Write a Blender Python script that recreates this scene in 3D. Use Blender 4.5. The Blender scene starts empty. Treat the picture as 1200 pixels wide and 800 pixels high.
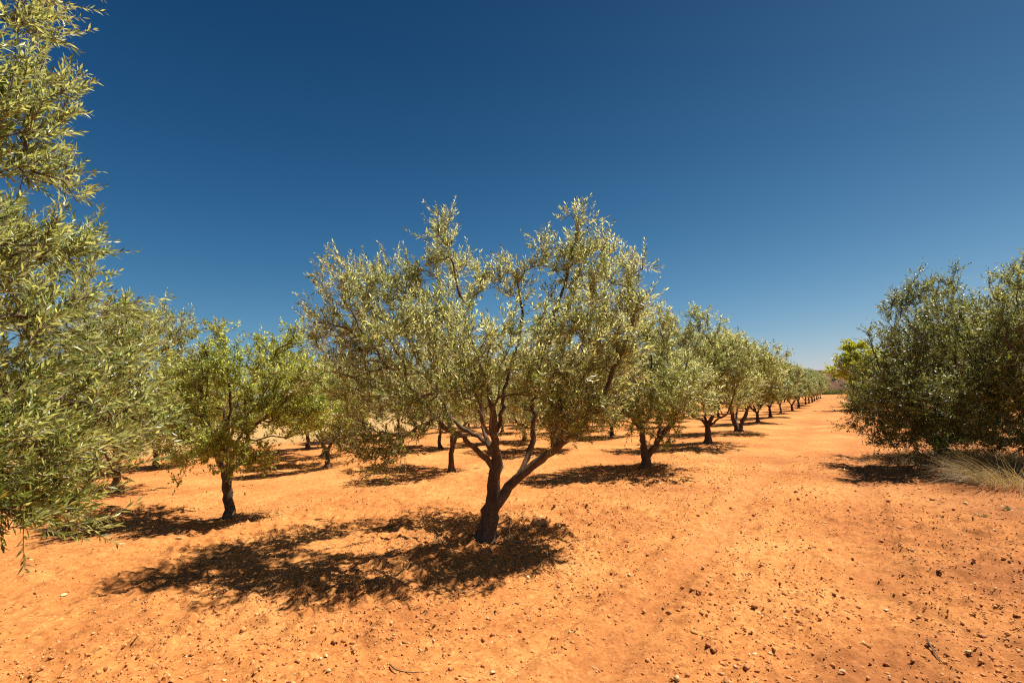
import bpy, math, random
import numpy as np
from mathutils import Vector, Matrix

# ------------------------------------------------------------------ camera, sky, sun, exposure
sc = bpy.context.scene
C = sc.collection
CAM_H, FPX = 1.7, 567.0                       # eye height, focal length in pixels of a 1200 px wide frame
PITCH, ROLL = math.radians(6.85), math.radians(2.0)
F = np.array([0, math.cos(PITCH), math.sin(PITCH)])
R0 = np.array([1.0, 0, 0]); U0 = np.array([0, -math.sin(PITCH), math.cos(PITCH)])
RV = R0 * math.cos(ROLL) - U0 * math.sin(ROLL)
UV = R0 * math.sin(ROLL) + U0 * math.cos(ROLL)
CAM = np.array([0.0, 0.0, CAM_H])
cam_data = bpy.data.cameras.new("camera"); cam = bpy.data.objects.new("camera", cam_data); C.objects.link(cam)
cam_data.sensor_width = 36; cam_data.lens = 36 * FPX / 1200; cam_data.clip_end = 5000; cam_data.clip_start = 0.05
cam.matrix_world = Matrix(((RV[0], UV[0], -F[0], 0), (RV[1], UV[1], -F[1], 0), (RV[2], UV[2], -F[2], CAM_H), (0, 0, 0, 1)))
sc.camera = cam

SUN_EL = math.radians(60)
sun_h = np.array([0.92, 0.385]); sun_h /= np.linalg.norm(sun_h)
SUN = np.array([sun_h[0] * math.cos(SUN_EL), sun_h[1] * math.cos(SUN_EL), math.sin(SUN_EL)])
world = bpy.data.worlds.new("World"); sc.world = world; world.use_nodes = True
wt = world.node_tree; bg = wt.nodes["Background"]
sky = wt.nodes.new("ShaderNodeTexSky"); sky.sky_type = 'NISHITA'; sky.sun_disc = False
sky.sun_elevation = SUN_EL; sky.sun_rotation = math.atan2(sun_h[0], sun_h[1])
sky.altitude = 300; sky.air_density = 1.0; sky.dust_density = 0.6; sky.ozone_density = 3.0
sp_ = wt.nodes.new("ShaderNodeSeparateColor"); cb_ = wt.nodes.new("ShaderNodeCombineColor"); wt.links.new(sky.outputs[0], sp_.inputs[0])
tc_ = wt.nodes.new("ShaderNodeTexCoord"); sx_ = wt.nodes.new("ShaderNodeSeparateXYZ"); wt.links.new(tc_.outputs['Generated'], sx_.inputs[0])
def wmath(op, a, b=None):
    n_ = wt.nodes.new("ShaderNodeMath"); n_.operation = op
    for k_, v_ in enumerate((a, b)):
        if v_ is None: continue
        if isinstance(v_, (int, float)): n_.inputs[k_].default_value = v_
        else: wt.links.new(v_, n_.inputs[k_])
    return n_.outputs[0]
zc_ = wmath('MAXIMUM', sx_.outputs[2], 0.0)
for k_, (g_, m_, a_) in enumerate(((1.476, 0.402, 2.18), (0.874, 1.17, 1.87), (0.630, 2.04, 1.55))):     # clear polarised blue: per channel tone curve, darker with height
    wt.links.new(wmath('MULTIPLY', wmath('MULTIPLY', wmath('POWER', sp_.outputs[k_], g_), m_), wmath('EXPONENT', wmath('MULTIPLY', zc_, -a_))), cb_.inputs[k_])
wt.links.new(cb_.outputs[0], bg.inputs[0]); bg.inputs[1].default_value = 0.05
sd = bpy.data.lights.new("sun", 'SUN'); sd.energy = 4.9; sd.angle = math.radians(0.53); sd.color = (1.0, 0.92, 0.77)
sun = bpy.data.objects.new("sun", sd); C.objects.link(sun)
sun.rotation_euler = Vector(SUN).to_track_quat('Z', 'Y').to_euler(); sun.location = (20, 10, 30)
sc.view_settings.view_transform = 'Standard'; sc.view_settings.look = 'None'
sc.view_settings.exposure = 0.96; sc.view_settings.gamma = 1
sc.cycles.use_denoising = False; sc.cycles.filter_width = 1.2
sc.render.engine = 'CYCLES'; sc.cycles.max_bounces = 6; sc.cycles.diffuse_bounces = 3; sc.cycles.transmission_bounces = 3

# ------------------------------------------------------------------ helpers
rng = np.random.default_rng(7)
def ray(px, py):
    return F + RV * (px - 600) / FPX + UV * (400 - py) / FPX
def P(px, py, d):
    """point of the place seen at photo pixel px,py at distance d ahead of the camera (world y)"""
    r = ray(px, py); return CAM + r * (d / r[1])
def G(px, py):
    r = ray(px, py); return (CAM + r * (-CAM_H / r[2]))[:2]
def nrm(a):
    return a / (np.linalg.norm(a, axis=-1, keepdims=True) + 1e-9)
def hash2(ix, iy, s):
    h = (ix.astype(np.int64) * 374761393 + iy.astype(np.int64) * 668265263 + s * 974711) & 0xffffffff
    h = ((h ^ (h >> 13)) * 1274126177) & 0xffffffff
    h = (h ^ (h >> 16)) & 0xffff
    return h / 65535.0
def vnoise(x, y, s=0):
    ix, iy = np.floor(x), np.floor(y); fx, fy = x - ix, y - iy
    fx = fx * fx * (3 - 2 * fx); fy = fy * fy * (3 - 2 * fy)
    a = hash2(ix, iy, s); b = hash2(ix + 1, iy, s); c = hash2(ix, iy + 1, s); d = hash2(ix + 1, iy + 1, s)
    return (a * (1 - fx) + b * fx) * (1 - fy) + (c * (1 - fx) + d * fx) * fy
def fbm(x, y, sc_, oct_=4, s=0):
    t = 0; a = 0.5; w = 0
    for k in range(oct_):
        t = t + a * vnoise(x / sc_ + 17.3 * k, y / sc_ - 9.1 * k, s + k); w += a; a *= 0.5; sc_ = sc_ * 0.5
    return t / w
def tag(o, label=None, cat=None, group=None, kind=None):
    for k, v in (('label', label), ('category', cat), ('group', group), ('kind', kind)):
        if v: o[k] = v
    return o
def empty(name, loc, **kw):
    o = bpy.data.objects.new(name, None); C.objects.link(o); o.location = loc; o.empty_display_size = 0.3
    return tag(o, **kw)
def np_mesh(name, V, faces, mats=(), mat_idx=None, smooth=False):
    """faces: list of (n,k) arrays"""
    me = bpy.data.meshes.new(name)
    V = np.asarray(V, dtype=np.float32)
    me.vertices.add(len(V)); me.vertices.foreach_set('co', V.ravel())
    loops = np.concatenate([f.ravel() for f in faces]).astype(np.int32)
    tot = np.concatenate([np.full(len(f), f.shape[1]) for f in faces]).astype(np.int32)
    me.loops.add(len(loops)); me.loops.foreach_set('vertex_index', loops)
    st = np.concatenate([[0], np.cumsum(tot)[:-1]]).astype(np.int32)
    me.polygons.add(len(tot)); me.polygons.foreach_set('loop_start', st)
    for m in mats: me.materials.append(m)
    if mat_idx is not None:
        me.polygons.foreach_set('material_index', np.concatenate(mat_idx).astype(np.int32))
    if smooth is True: me.polygons.foreach_set('use_smooth', np.ones(len(tot), dtype=bool))
    elif smooth is not False: me.polygons.foreach_set('use_smooth', np.concatenate(smooth).astype(bool))
    me.update(calc_edges=True); me.validate()
    return me
def link(name, me, parent=None, loc=None):
    o = bpy.data.objects.new(name, me); C.objects.link(o)
    if parent: o.parent = parent
    if loc is not None: o.location = loc
    return o

# ------------------------------------------------------------------ materials
def mat(name):
    m = bpy.data.materials.new(name); m.use_nodes = True
    nt = m.node_tree; b = nt.nodes['Principled BSDF']
    return m, nt, b
def ramp(nt, stops):
    r = nt.nodes.new('ShaderNodeValToRGB'); e = r.color_ramp.elements
    while len(e) < len(stops): e.new(0.5)
    for k, (p, c) in enumerate(stops): e[k].position = p; e[k].color = (*c, 1)
    return r
def noise(nt, scale, detail=6, rough=0.6, src=None, stretch=None):
    n = nt.nodes.new('ShaderNodeTexNoise'); n.inputs['Scale'].default_value = scale
    n.inputs['Detail'].default_value = detail; n.inputs['Roughness'].default_value = rough
    if src is None:
        tc = nt.nodes.new('ShaderNodeTexCoord'); src = tc.outputs['Object']
    if stretch:
        mp = nt.nodes.new('ShaderNodeMapping'); mp.inputs['Scale'].default_value = stretch
        nt.links.new(src, mp.inputs[0]); src = mp.outputs[0]
    nt.links.new(src, n.inputs['Vector']); return n
def mixrgb(nt, a, b, fac, mode='MIX'):
    m = nt.nodes.new('ShaderNodeMix'); m.data_type = 'RGBA'; m.blend_type = mode
    for val, k in ((fac, 0), (a, 6), (b, 7)):
        if hasattr(val, 'is_output') or isinstance(val, bpy.types.NodeSocket): nt.links.new(val, m.inputs[k])
        elif k == 0: m.inputs[0].default_value = val
        else: m.inputs[k].default_value = (*val, 1)
    return m.outputs[2]
def bump(nt, b, h, strength, dist):
    bn = nt.nodes.new('ShaderNodeBump'); bn.inputs['Strength'].default_value = strength
    bn.inputs['Distance'].default_value = dist; nt.links.new(h, bn.inputs['Height'])
    nt.links.new(bn.outputs[0], b.inputs['Normal']); return bn

def leaf_material(name, top, under, var=0.35, trans=0.25, hue=0.02, rough=0.42):
    m, nt, b = mat(name)
    g = nt.nodes.new('ShaderNodeNewGeometry')
    base = mixrgb(nt, top, under, g.outputs['Backfacing'])
    n = noise(nt, 1.3, 3, 0.6)
    hsv = nt.nodes.new('ShaderNodeHueSaturation')
    mr = nt.nodes.new('ShaderNodeMapRange'); mr.inputs[3].default_value = 1 - var; mr.inputs[4].default_value = 1 + var
    nt.links.new(g.outputs['Random Per Island'], mr.inputs[0]); nt.links.new(mr.outputs[0], hsv.inputs['Value'])
    mh = nt.nodes.new('ShaderNodeMapRange'); mh.inputs[1].default_value = 0.3; mh.inputs[2].default_value = 0.7
    mh.inputs[3].default_value = 0.5 - hue; mh.inputs[4].default_value = 0.5 + hue
    nt.links.new(n.outputs[0], mh.inputs[0]); nt.links.new(mh.outputs[0], hsv.inputs['Hue'])
    nt.links.new(base, hsv.inputs['Color'])
    # a few old yellow-brown leaves
    mm = nt.nodes.new('ShaderNodeMath'); mm.operation = 'MULTIPLY'; mm.inputs[1].default_value = 7.13
    nt.links.new(g.outputs['Random Per Island'], mm.inputs[0])
    fr = nt.nodes.new('ShaderNodeMath'); fr.operation = 'FRACT'; nt.links.new(mm.outputs[0], fr.inputs[0])
    gt = nt.nodes.new('ShaderNodeMath'); gt.operation = 'GREATER_THAN'; gt.inputs[1].default_value = 0.972
    nt.links.new(fr.outputs[0], gt.inputs[0])
    sc1 = nt.nodes.new('ShaderNodeMath'); sc1.operation = 'MULTIPLY'; sc1.inputs[1].default_value = 0.7; nt.links.new(gt.outputs[0], sc1.inputs[0])
    col = mixrgb(nt, hsv.outputs[0], (0.30, 0.19, 0.05), sc1.outputs[0])
    nt.links.new(col, b.inputs['Base Color']); b.inputs['Roughness'].default_value = rough
    b.inputs['Specular IOR Level'].default_value = 0.5
    tr = nt.nodes.new('ShaderNodeBsdfTranslucent')
    tcol = mixrgb(nt, col, (0.9, 0.9, 0.25), 0.5, 'MULTIPLY'); 
    hs2 = nt.nodes.new('ShaderNodeHueSaturation'); hs2.inputs['Value'].default_value = 1.9; nt.links.new(tcol, hs2.inputs['Color'])
    nt.links.new(hs2.outputs[0], tr.inputs[0])
    ms = nt.nodes.new('ShaderNodeMixShader'); ms.inputs[0].default_value = trans
    out = nt.nodes['Material Output']
    nt.links.new(b.outputs[0], ms.inputs[1]); nt.links.new(tr.outputs[0], ms.inputs[2]); nt.links.new(ms.outputs[0], out.inputs[0])
    return m
M_OLIVE = leaf_material('olive_leaf', (0.165, 0.182, 0.045), (0.47, 0.47, 0.26), 0.65, 0.36, rough=.36)
M_OLIVE_NEAR = leaf_material('olive_leaf_close', (0.125, 0.160, 0.030), (0.39, 0.41, 0.18), 0.62, 0.33, rough=.36)
M_GREEN = leaf_material('green_olive_leaf', (0.225, 0.255, 0.045), (0.42, 0.44, 0.15), 0.55, 0.42)
M_DARK = leaf_material('wild_olive_leaf', (0.080, 0.098, 0.018), (0.24, 0.25, 0.09), 0.7, 0.28)
M_DARK2 = leaf_material('wild_olive_leaf_pale', (0.125, 0.145, 0.030), (0.32, 0.33, 0.14), 0.7, 0.30)
M_YELLOW = leaf_material('yellow_green_leaf', (0.34, 0.35, 0.025), (0.38, 0.38, 0.06), 0.35, 0.4)
def bark_material(name, dark, light):
    m, nt, b = mat(name)
    n1 = noise(nt, 9, 8, 0.7, stretch=(1, 1, 0.28)); n2 = noise(nt, 2.3, 4, 0.6)
    r = ramp(nt, [(0.32, dark), (0.52, tuple((a + c) / 2 for a, c in zip(dark, light))), (0.7, light)])
    nt.links.new(n1.outputs[0], r.inputs[0])
    col = mixrgb(nt, r.outputs[0], (0.20, 0.185, 0.14), 0.0)
    r2 = ramp(nt, [(0.5, (0, 0, 0)), (0.62, (0.55, 0.55, 0.55))]); nt.links.new(n2.outputs[0], r2.inputs[0])
    col = mixrgb(nt, r.outputs[0], (0.17, 0.125, 0.08), r2.outputs[0])
    nt.links.new(col, b.inputs['Base Color']); b.inputs['Roughness'].default_value = 0.9
    n3 = noise(nt, 30, 8, 0.75, stretch=(1, 1, 0.22)); bump(nt, b, n3.outputs[0], 0.8, 0.02)
    return m
M_BARK = bark_material('olive_bark', (0.030, 0.018, 0.010), (0.17, 0.098, 0.052))
M_TWIG = bark_material('twig_bark', (0.12, 0.09, 0.06), (0.30, 0.24, 0.17))

# ------------------------------------------------------------------ ground
U = np.array([0.562, 0.827]); U /= np.linalg.norm(U)          # direction of the orchard rows
PE = np.array([-U[1], U[0]])
ORG = G(568, 637)                                            # the central tree
def rowcoord(x, y):
    dx, dy = x - ORG[0], y - ORG[1]
    return dx * U[0] + dy * U[1], dx * PE[0] + dy * PE[1]
def gh(x, y, fine=True):
    x = np.asarray(x, float); y = np.asarray(y, float)
    a, p = rowcoord(x, y)
    d = np.hypot(x, y)
    z = (fbm(x, y, 4.0, 3, 11) - 0.5) * 0.10
    row = np.where(p > -1.7, np.exp(-(((p + 1.75) % 3.5 - 1.75) / 0.8) ** 2), 0) * np.clip((18 - p) / 3, 0, 1)
    row = np.maximum(row, np.exp(-((p + 5.9) / 1.0) ** 2))
    w = vnoise(x / 1.3, y / 1.3, 5) * 0.25
    rut = np.exp(-((p + 2.25 + w * 0.3) / 0.20) ** 2) + 0.8 * np.exp(-((p + 3.75 + w * 0.3) / 0.22) ** 2)
    berm = np.exp(-((p + 1.93 + w * 0.3) / 0.10) ** 2) + np.exp(-((p + 4.1 + w * 0.3) / 0.12) ** 2)
    z = z + row * (0.05 + 0.05 * fbm(x, y, 0.7, 3, 21)) - 0.045 * rut + 0.035 * berm * (0.3 + fbm(x, y, 0.35, 3, 31))
    if fine:
        f = np.clip(1.4 - d / 18, 0.12, 1)
        rough = 0.35 + 0.9 * fbm(x, y, 1.6, 3, 41) + 0.5 * row
        z = z + f * rough * ((fbm(x, y, 0.42, 5, 51) - 0.5) * 0.065)
        n = fbm(x, y, 0.13, 3, 61); z = z + f * rough * np.clip(n - 0.50, 0, 1) * 0.15
        n2 = fbm(x, y, 0.055, 2, 71); z = z + f * rough * np.clip(n2 - 0.50, 0, 1) * 0.085
        # shallow furrows left by the cultivator along the rows
        z = z + f * 0.007 * np.sin(p * 2 * math.pi / 0.24 + 4 * vnoise(x / 1.7, y / 1.7, 81)) * np.clip(vnoise(x / 2.4, y / 2.4, 91) * 1.6 - 0.4, 0, 1)
    return z
def axis(lo, hi, a, b, step, grow):
    inner = list(np.arange(a, b, step)); out = []
    s, v = step, b
    while v < hi: out.append(v); s = min(s * grow, 60); v += s
    out.append(hi); neg = []; s, v = step, a
    while v > lo: s = min(s * grow, 60); v -= s; neg.append(max(v, lo))
    return np.array(sorted(set(neg + inner + out)))
def build_ground():
    xs = axis(-900, 900, -4.0, 5.2, 0.036, 1.06); ys = axis(-60, 900, 2.4, 7.6, 0.030, 1.035)
    X, Y = np.meshgrid(xs, ys); Z = gh(X, Y)
    d = np.hypot(X, Y); Z = Z * np.clip(1.6 - d / 150, 0, 1)
    V = np.stack([X, Y, Z], -1).reshape(-1, 3)
    nx, ny = len(xs), len(ys)
    i = (np.arange(ny - 1)[:, None] * nx + np.arange(nx - 1)[None]).ravel()
    Fq = np.stack([i, i + 1, i + nx + 1, i + nx], -1)
    m, nt, b = mat('red_soil')
    at = nt.nodes.new('ShaderNodeAttribute'); at.attribute_name = 'tone'
    n1 = noise(nt, 0.55, 8, 0.65); n2 = noise(nt, 14, 8, 0.75); n3 = noise(nt, 75, 5, 0.7)
    c1 = ramp(nt, [(0.30, (0.37, 0.132, 0.040)), (0.50, (0.51, 0.204, 0.060)), (0.70, (0.64, 0.295, 0.100))])
    nt.links.new(n1.outputs[0], c1.inputs[0])
    c2 = ramp(nt, [(0.30, (0.62, 0.52, 0.46)), (0.5, (1, 1, 1)), (0.66, (1.15, 1.2, 1.25))]); nt.links.new(n2.outputs[0], c2.inputs[0])
    col = mixrgb(nt, c1.outputs[0], c2.outputs[0], 0.8, 'MULTIPLY')
    c3 = ramp(nt, [(0.28, (0.55, 0.45, 0.40)), (0.45, (1, 1, 1)), (0.60, (1, 1, 1)), (0.72, (1.35, 1.5, 1.7))]); nt.links.new(n3.outputs[0], c3.inputs[0])
    col = mixrgb(nt, col, c3.outputs[0], 0.8, 'MULTIPLY')
    vo = nt.nodes.new('ShaderNodeTexVoronoi'); vo.inputs['Scale'].default_value = 42; tcv = nt.nodes.new('ShaderNodeTexCoord'); nt.links.new(tcv.outputs['Object'], vo.inputs['Vector'])
    sv = nt.nodes.new('ShaderNodeSeparateColor'); nt.links.new(vo.outputs['Color'], sv.inputs[0])
    c5 = ramp(nt, [(0.0, (0.50, 0.42, 0.38)), (0.16, (0.95, 0.93, 0.92)), (0.82, (1, 1, 1)), (0.95, (1.35, 1.45, 1.6))]); nt.links.new(sv.outputs[0], c5.inputs[0])  # dark cells paint the shade of small pits into the colour, light ones are grains
    col = mixrgb(nt, col, c5.outputs[0], 0.65, 'MULTIPLY')
    sep = nt.nodes.new('ShaderNodeSeparateColor'); nt.links.new(at.outputs['Color'], sep.inputs[0])
    col = mixrgb(nt, col, (0.24, 0.085, 0.032), sep.outputs[0])      # damper, redder soil
    col = mixrgb(nt, col, (0.40, 0.25, 0.10), sep.outputs[1])        # dry grass land beyond the orchard
    nt.links.new(col, b.inputs['Base Color']); b.inputs['Roughness'].default_value = 0.95
    b.inputs['Specular IOR Level'].default_value = 0.15
    n4 = noise(nt, 38, 6, 0.8); bump(nt, b, n4.outputs[0], 0.7, 0.025)
    me = np_mesh('ground', V, [Fq], [m], smooth=True)
    a, p = rowcoord(X, Y)
    red = np.clip(fbm(X, Y, 2.2, 4, 101) * 2.2 - 0.95, 0, 1) * np.clip((0.4 - p) / 2.2 + 0.15, 0.14, 1) * .75 + 0.22 * np.exp(-((p + 2.25) / 0.3) ** 2) + 0.2 * np.exp(-((p + 3.75) / 0.3) ** 2)
    red = np.maximum(red, 0.75 * np.exp(-((p + 5.8) / 1.5) ** 2) * np.clip(fbm(X, Y, 0.8, 3, 103) * 1.6 - 0.1, 0, 1))
    dry = np.clip((p - 19 + 2 * fbm(X, Y, 3, 3, 105)) / 2.0, 0, 1)
    ca = me.color_attributes.new('tone', 'FLOAT_COLOR', 'POINT')
    ca.data.foreach_set('color', np.stack([red, dry, 0 * red, 0 * red + 1], -1).astype(np.float32).ravel())
    return tag(link('ground', me), 'orange red tilled orchard soil', None, None, 'structure')
build_ground()

# the low bare hill beyond the end of the lane
def build_hill():
    nx, ny = 150, 40
    xs = np.linspace(-60, 520, nx); ys = np.linspace(150, 420, ny)
    X, Y = np.meshgrid(xs, ys)
    t = np.clip((Y - 150) / 110, 0, 1); t = t * t * (3 - 2 * t)
    prof = 11.0 - 0.035 * (X - 150) + 2 * fbm(X, Y, 60, 3, 7)
    prof = prof * np.clip((X + 60) / 60, 0, 1) * np.clip((520 - X) / 100, 0, 1)
    back = np.clip((420 - Y) / 80, 0, 1)
    Z = t * prof * back + (fbm(X, Y, 12, 4, 9) - 0.5) * 0.9 * t * back - 0.3
    V = np.stack([X, Y, Z], -1).reshape(-1, 3)
    i = (np.arange(ny - 1)[:, None] * nx + np.arange(nx - 1)[None]).ravel()
    m, nt, b = mat('ploughed_hill')
    n = noise(nt, 0.08, 8, 0.7); r = ramp(nt, [(0.35, (0.080, 0.038, 0.030)), (0.65, (0.13, 0.062, 0.048))]); nt.links.new(n.outputs[0], r.inputs[0])
    n2 = noise(nt, 0.9, 6, 0.8); r2 = ramp(nt, [(0.35, (0.5, 0.5, 0.5)), (0.5, (1, 1, 1))]); nt.links.new(n2.outputs[0], r2.inputs[0])
    nt.links.new(mixrgb(nt, r.outputs[0], r2.outputs[0], 0.7, 'MULTIPLY'), b.inputs['Base Color']); b.inputs['Roughness'].default_value = 1; b.inputs['Specular IOR Level'].default_value = .05
    me = np_mesh('hill', V, [np.stack([i, i + 1, i + nx + 1, i + nx], -1)], [m], smooth=True)
    tag(link('hill', me), 'low brown bare hill beyond the end of the lane', None, None, 'structure')
build_hill()

# ------------------------------------------------------------------ tree building
def tubes(paths):
    """paths: (points Nx3, radii N, sides, flute) -> V, quads, tris"""
    Vs, Q, T = [], [], []; off = 0
    for pts, rad, ns, flute in paths:
        pts = np.asarray(pts); n = len(pts)
        d = np.gradient(pts, axis=0); d = nrm(d)
        ref = np.array([0.31, 0.87, 0.12]); 
        s = nrm(np.cross(d, ref)); t = np.cross(d, s)
        th = np.arange(ns) * 2 * math.pi / ns
        rr = np.repeat(np.asarray(rad)[:, None], ns, 1)
        if flute > 0:
            L = np.cumsum(np.r_[0, np.linalg.norm(np.diff(pts, axis=0), axis=1)])
            TH, LL = np.meshgrid(th, L)
            ph = flute * 10
            k = 0.10 * np.sin(3 * TH + ph + 3 * LL) + 0.09 * np.sin(5 * TH - 2 * ph - 5 * LL) + 0.22 * (vnoise(np.cos(TH) * 1.6 + LL * 5 + ph, np.sin(TH) * 1.6 + 7, 3) - .5) \
                + 0.14 * (vnoise(np.cos(TH) * 4 + LL * 14, np.sin(TH) * 4 + ph, 4) - .5)
            rr = rr * (1 + k * (1.0 if rad[0] > .14 else .55))
        ring = pts[:, None, :] + rr[..., None] * (np.cos(th)[None, :, None] * s[:, None, :] + np.sin(th)[None, :, None] * t[:, None, :])
        tip = pts[-1] + d[-1] * rad[-1]
        Vs.append(ring.reshape(-1, 3)); Vs.append(tip[None])
        i = (np.arange(n - 1)[:, None] * ns + np.arange(ns)[None]); j = (np.arange(n - 1)[:, None] * ns + (np.arange(ns)[None] + 1) % ns)
        Q.append(np.stack([i, j, j + ns, i + ns], -1).reshape(-1, 4) + off)
        e = (n - 1) * ns + np.arange(ns); e2 = (n - 1) * ns + (np.arange(ns) + 1) % ns
        T.append(np.stack([e, e2, np.full(ns, n * ns)], -1) + off)
        off += n * ns + 1
    return np.concatenate(Vs), np.concatenate(Q), np.concatenate(T)

def smooth_poly(pts, rads, step=0.07, jit=0.012, r=None):
    """Catmull-Rom through the control points"""
    pts = np.asarray(pts, float); rads = np.asarray(rads, float)
    if len(pts) == 2: pts = np.array([pts[0], (pts[0] + pts[1]) / 2, pts[1]]); rads = np.array([rads[0], rads.mean(), rads[1]])
    ext = np.vstack([2 * pts[0] - pts[1], pts, 2 * pts[-1] - pts[-2]])
    out, ro = [], []
    for k in range(len(pts) - 1):
        p0, p1, p2, p3 = ext[k:k + 4]; L = np.linalg.norm(p2 - p1); n = max(2, int(L / step))
        for t in np.arange(n) / n:
            out.append(0.5 * ((2 * p1) + (-p0 + p2) * t + (2 * p0 - 5 * p1 + 4 * p2 - p3) * t * t + (-p0 + 3 * p1 - 3 * p2 + p3) * t ** 3))
            ro.append(rads[k] * (1 - t) + rads[k + 1] * t)
    out.append(pts[-1]); ro.append(rads[-1]); out = np.array(out)
    if jit and r is not None:
        out[1:] += r.normal(0, jit, (len(out) - 1, 3))
    return out, np.array(ro)

VOID = None
def in_void(Q):
    """open middle of a vase shaped crown: a shaft emptied along the sun to leave a hole in its shadow, given by where it meets the ground"""
    q = Q - SUN * (Q[:, 2:3] / SUN[2]); cx, cy, rx, ry = VOID
    return ((q[:, 0] - cx) / rx) ** 2 + ((q[:, 1] - cy) / ry) ** 2 < 1
def grow_tree(limbs, clumps, npts, r, bf=0.35, r0=0.0036, shell=0.42):
    """limbs: list of (control points, radii, parent limb index or None). clumps: (centre, radii3, weight)."""
    pos, par, plen, rad = [], [], [], []
    first = True
    for cp, rr, parent in limbs:
        pts, ro = smooth_poly(cp, rr, r=r)
        if parent is None and first: prev = -1
        else:
            A = np.array(pos); prev = int(np.argmin(((A - pts[0]) ** 2).sum(1)))
        for k, (p, q) in enumerate(zip(pts, ro)):
            if prev >= 0 and k == 0 and not (parent is None and first):
                if ((np.array(pos[prev]) - p) ** 2).sum() < 0.01: continue
            pos.append(p); par.append(prev); rad.append(q)
            plen.append(0 if prev < 0 else plen[prev] + np.linalg.norm(p - pos[prev])); prev = len(pos) - 1
        first = False
    nlimb = len(pos)
    W = np.array([c[2] * (np.prod(c[1]) ** (2 / 3)) for c in clumps]); W = W / W.sum()
    k = r.choice(len(clumps), npts, p=W)
    cen = np.array([c[0] for c in clumps])[k]; ra = np.array([c[1] for c in clumps])[k]
    dirs = nrm(r.normal(size=(npts, 3))); u = r.random((npts, 1)) ** shell
    Pn = cen + dirs * ra * u
    Pn = Pn[Pn[:, 2] > 0.30 + 0.25 * r.random(len(Pn))]
    if VOID is not None: Pn = Pn[~in_void(Pn)]
    base = np.array(pos)
    dd = np.array([((base - p) ** 2).sum(1).min() for p in Pn])
    Pn = Pn[np.argsort(dd)]
    cap = nlimb + len(Pn) * 4 + 10
    A = np.zeros((cap, 3)); A[:nlimb] = base; PL = np.zeros(cap); PL[:nlimb] = plen
    usable = np.ones(cap, bool); n = nlimb
    usable[:max(3, int(0.35 * len(smooth_poly(limbs[0][0], limbs[0][1])[0])))] = False
    for p in Pn:
        cost = np.sqrt(((A[:n] - p) ** 2).sum(1)) + bf * PL[:n] + np.where(usable[:n], 0, 99)
        j = int(np.argmin(cost)); v = p - A[j]; L = np.linalg.norm(v)
        m = 1 if L < 0.22 else (2 if L < 0.5 else 3)
        side = nrm(r.normal(size=3)) * L * 0.10
        for q in range(1, m + 1):
            t = q / m; x = A[j] * 0 + (p - v) + v * t + (side + np.array([0, 0, 0.06 * L])) * math.sin(math.pi * t)
            A[n] = x; par.append(j if q == 1 else n - 1); PL[n] = PL[par[-1]] + L / m; n += 1
    A = A[:n]; par = np.array(par); cnt = np.zeros(n); ch = [[] for _ in range(n)]
    for i in range(n - 1, 0, -1):
        if par[i] >= 0: ch[par[i]].append(i)
    for i in range(n - 1, -1, -1):
        if not ch[i]: cnt[i] = 1
        if par[i] >= 0: cnt[par[i]] += cnt[i]
    R = r0 * cnt ** 0.5
    R[:nlimb] = np.maximum(np.array(rad), np.minimum(R[:nlimb], np.array(rad) * 1.15 + 0.004))
    return A, par, R, ch, cnt, nlimb

def tree_paths(A, par, R, ch, cnt, nlimb):
    paths = []; stack = [(0, -1)]
    while stack:
        i, p = stack.pop(); idx = ([p] if p >= 0 else []) + [i]; cur = i
        while ch[cur]:
            c = sorted(ch[cur], key=lambda q: (-(q < nlimb), -R[q]))
            for o in c[1:]: stack.append((o, cur))
            cur = c[0]; idx.append(cur)
        rad = R[idx].copy()
        if p >= 0: rad[0] = min(R[p], rad[1] * 1.1)
        rad = np.minimum.accumulate(rad)
        rad[-1] = min(rad[-1], 0.003)
        paths.append((A[idx], rad))
    return paths

def leaves_geo(base, d, nrml, L, Wd, fold=True):
    """lanceolate leaves; base,d,nrml (n,3); returns V, F"""
    side = nrm(np.cross(d, nrml)); n = len(base); L = L[:, None]; Wd = Wd[:, None]
    if fold:
        m1 = base + d * L * 0.45 - nrml * Wd * 0.28 ; tip = base + d * L - nrml * L * 0.10
        a = base + d * L * 0.42 + side * Wd * 0.5; b = base + d * L * 0.42 - side * Wd * 0.5
        V = np.stack([base, a, m1, b, tip], 1).reshape(-1, 3); o = np.arange(n)[:, None] * 5
        Fc = np.concatenate([o + [[0, 2, 4, 1]], o + [[0, 3, 4, 2]]], 1).reshape(-1, 4)
        Fc = np.concatenate([np.stack([o[:, 0], o[:, 0] + 2, o[:, 0] + 4, o[:, 0] + 1], -1), np.stack([o[:, 0], o[:, 0] + 3, o[:, 0] + 4, o[:, 0] + 2], -1)])
        return V, Fc[:, ::-1]
    tip = base + d * L - nrml * L * 0.08
    a = base + d * L * 0.45 + side * Wd * 0.5; b = base + d * L * 0.45 - side * Wd * 0.5
    V = np.stack([base, a, tip, b], 1).reshape(-1, 3); o = np.arange(n) * 4
    return V, np.stack([o, o + 1, o + 2, o + 3], -1)

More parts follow.
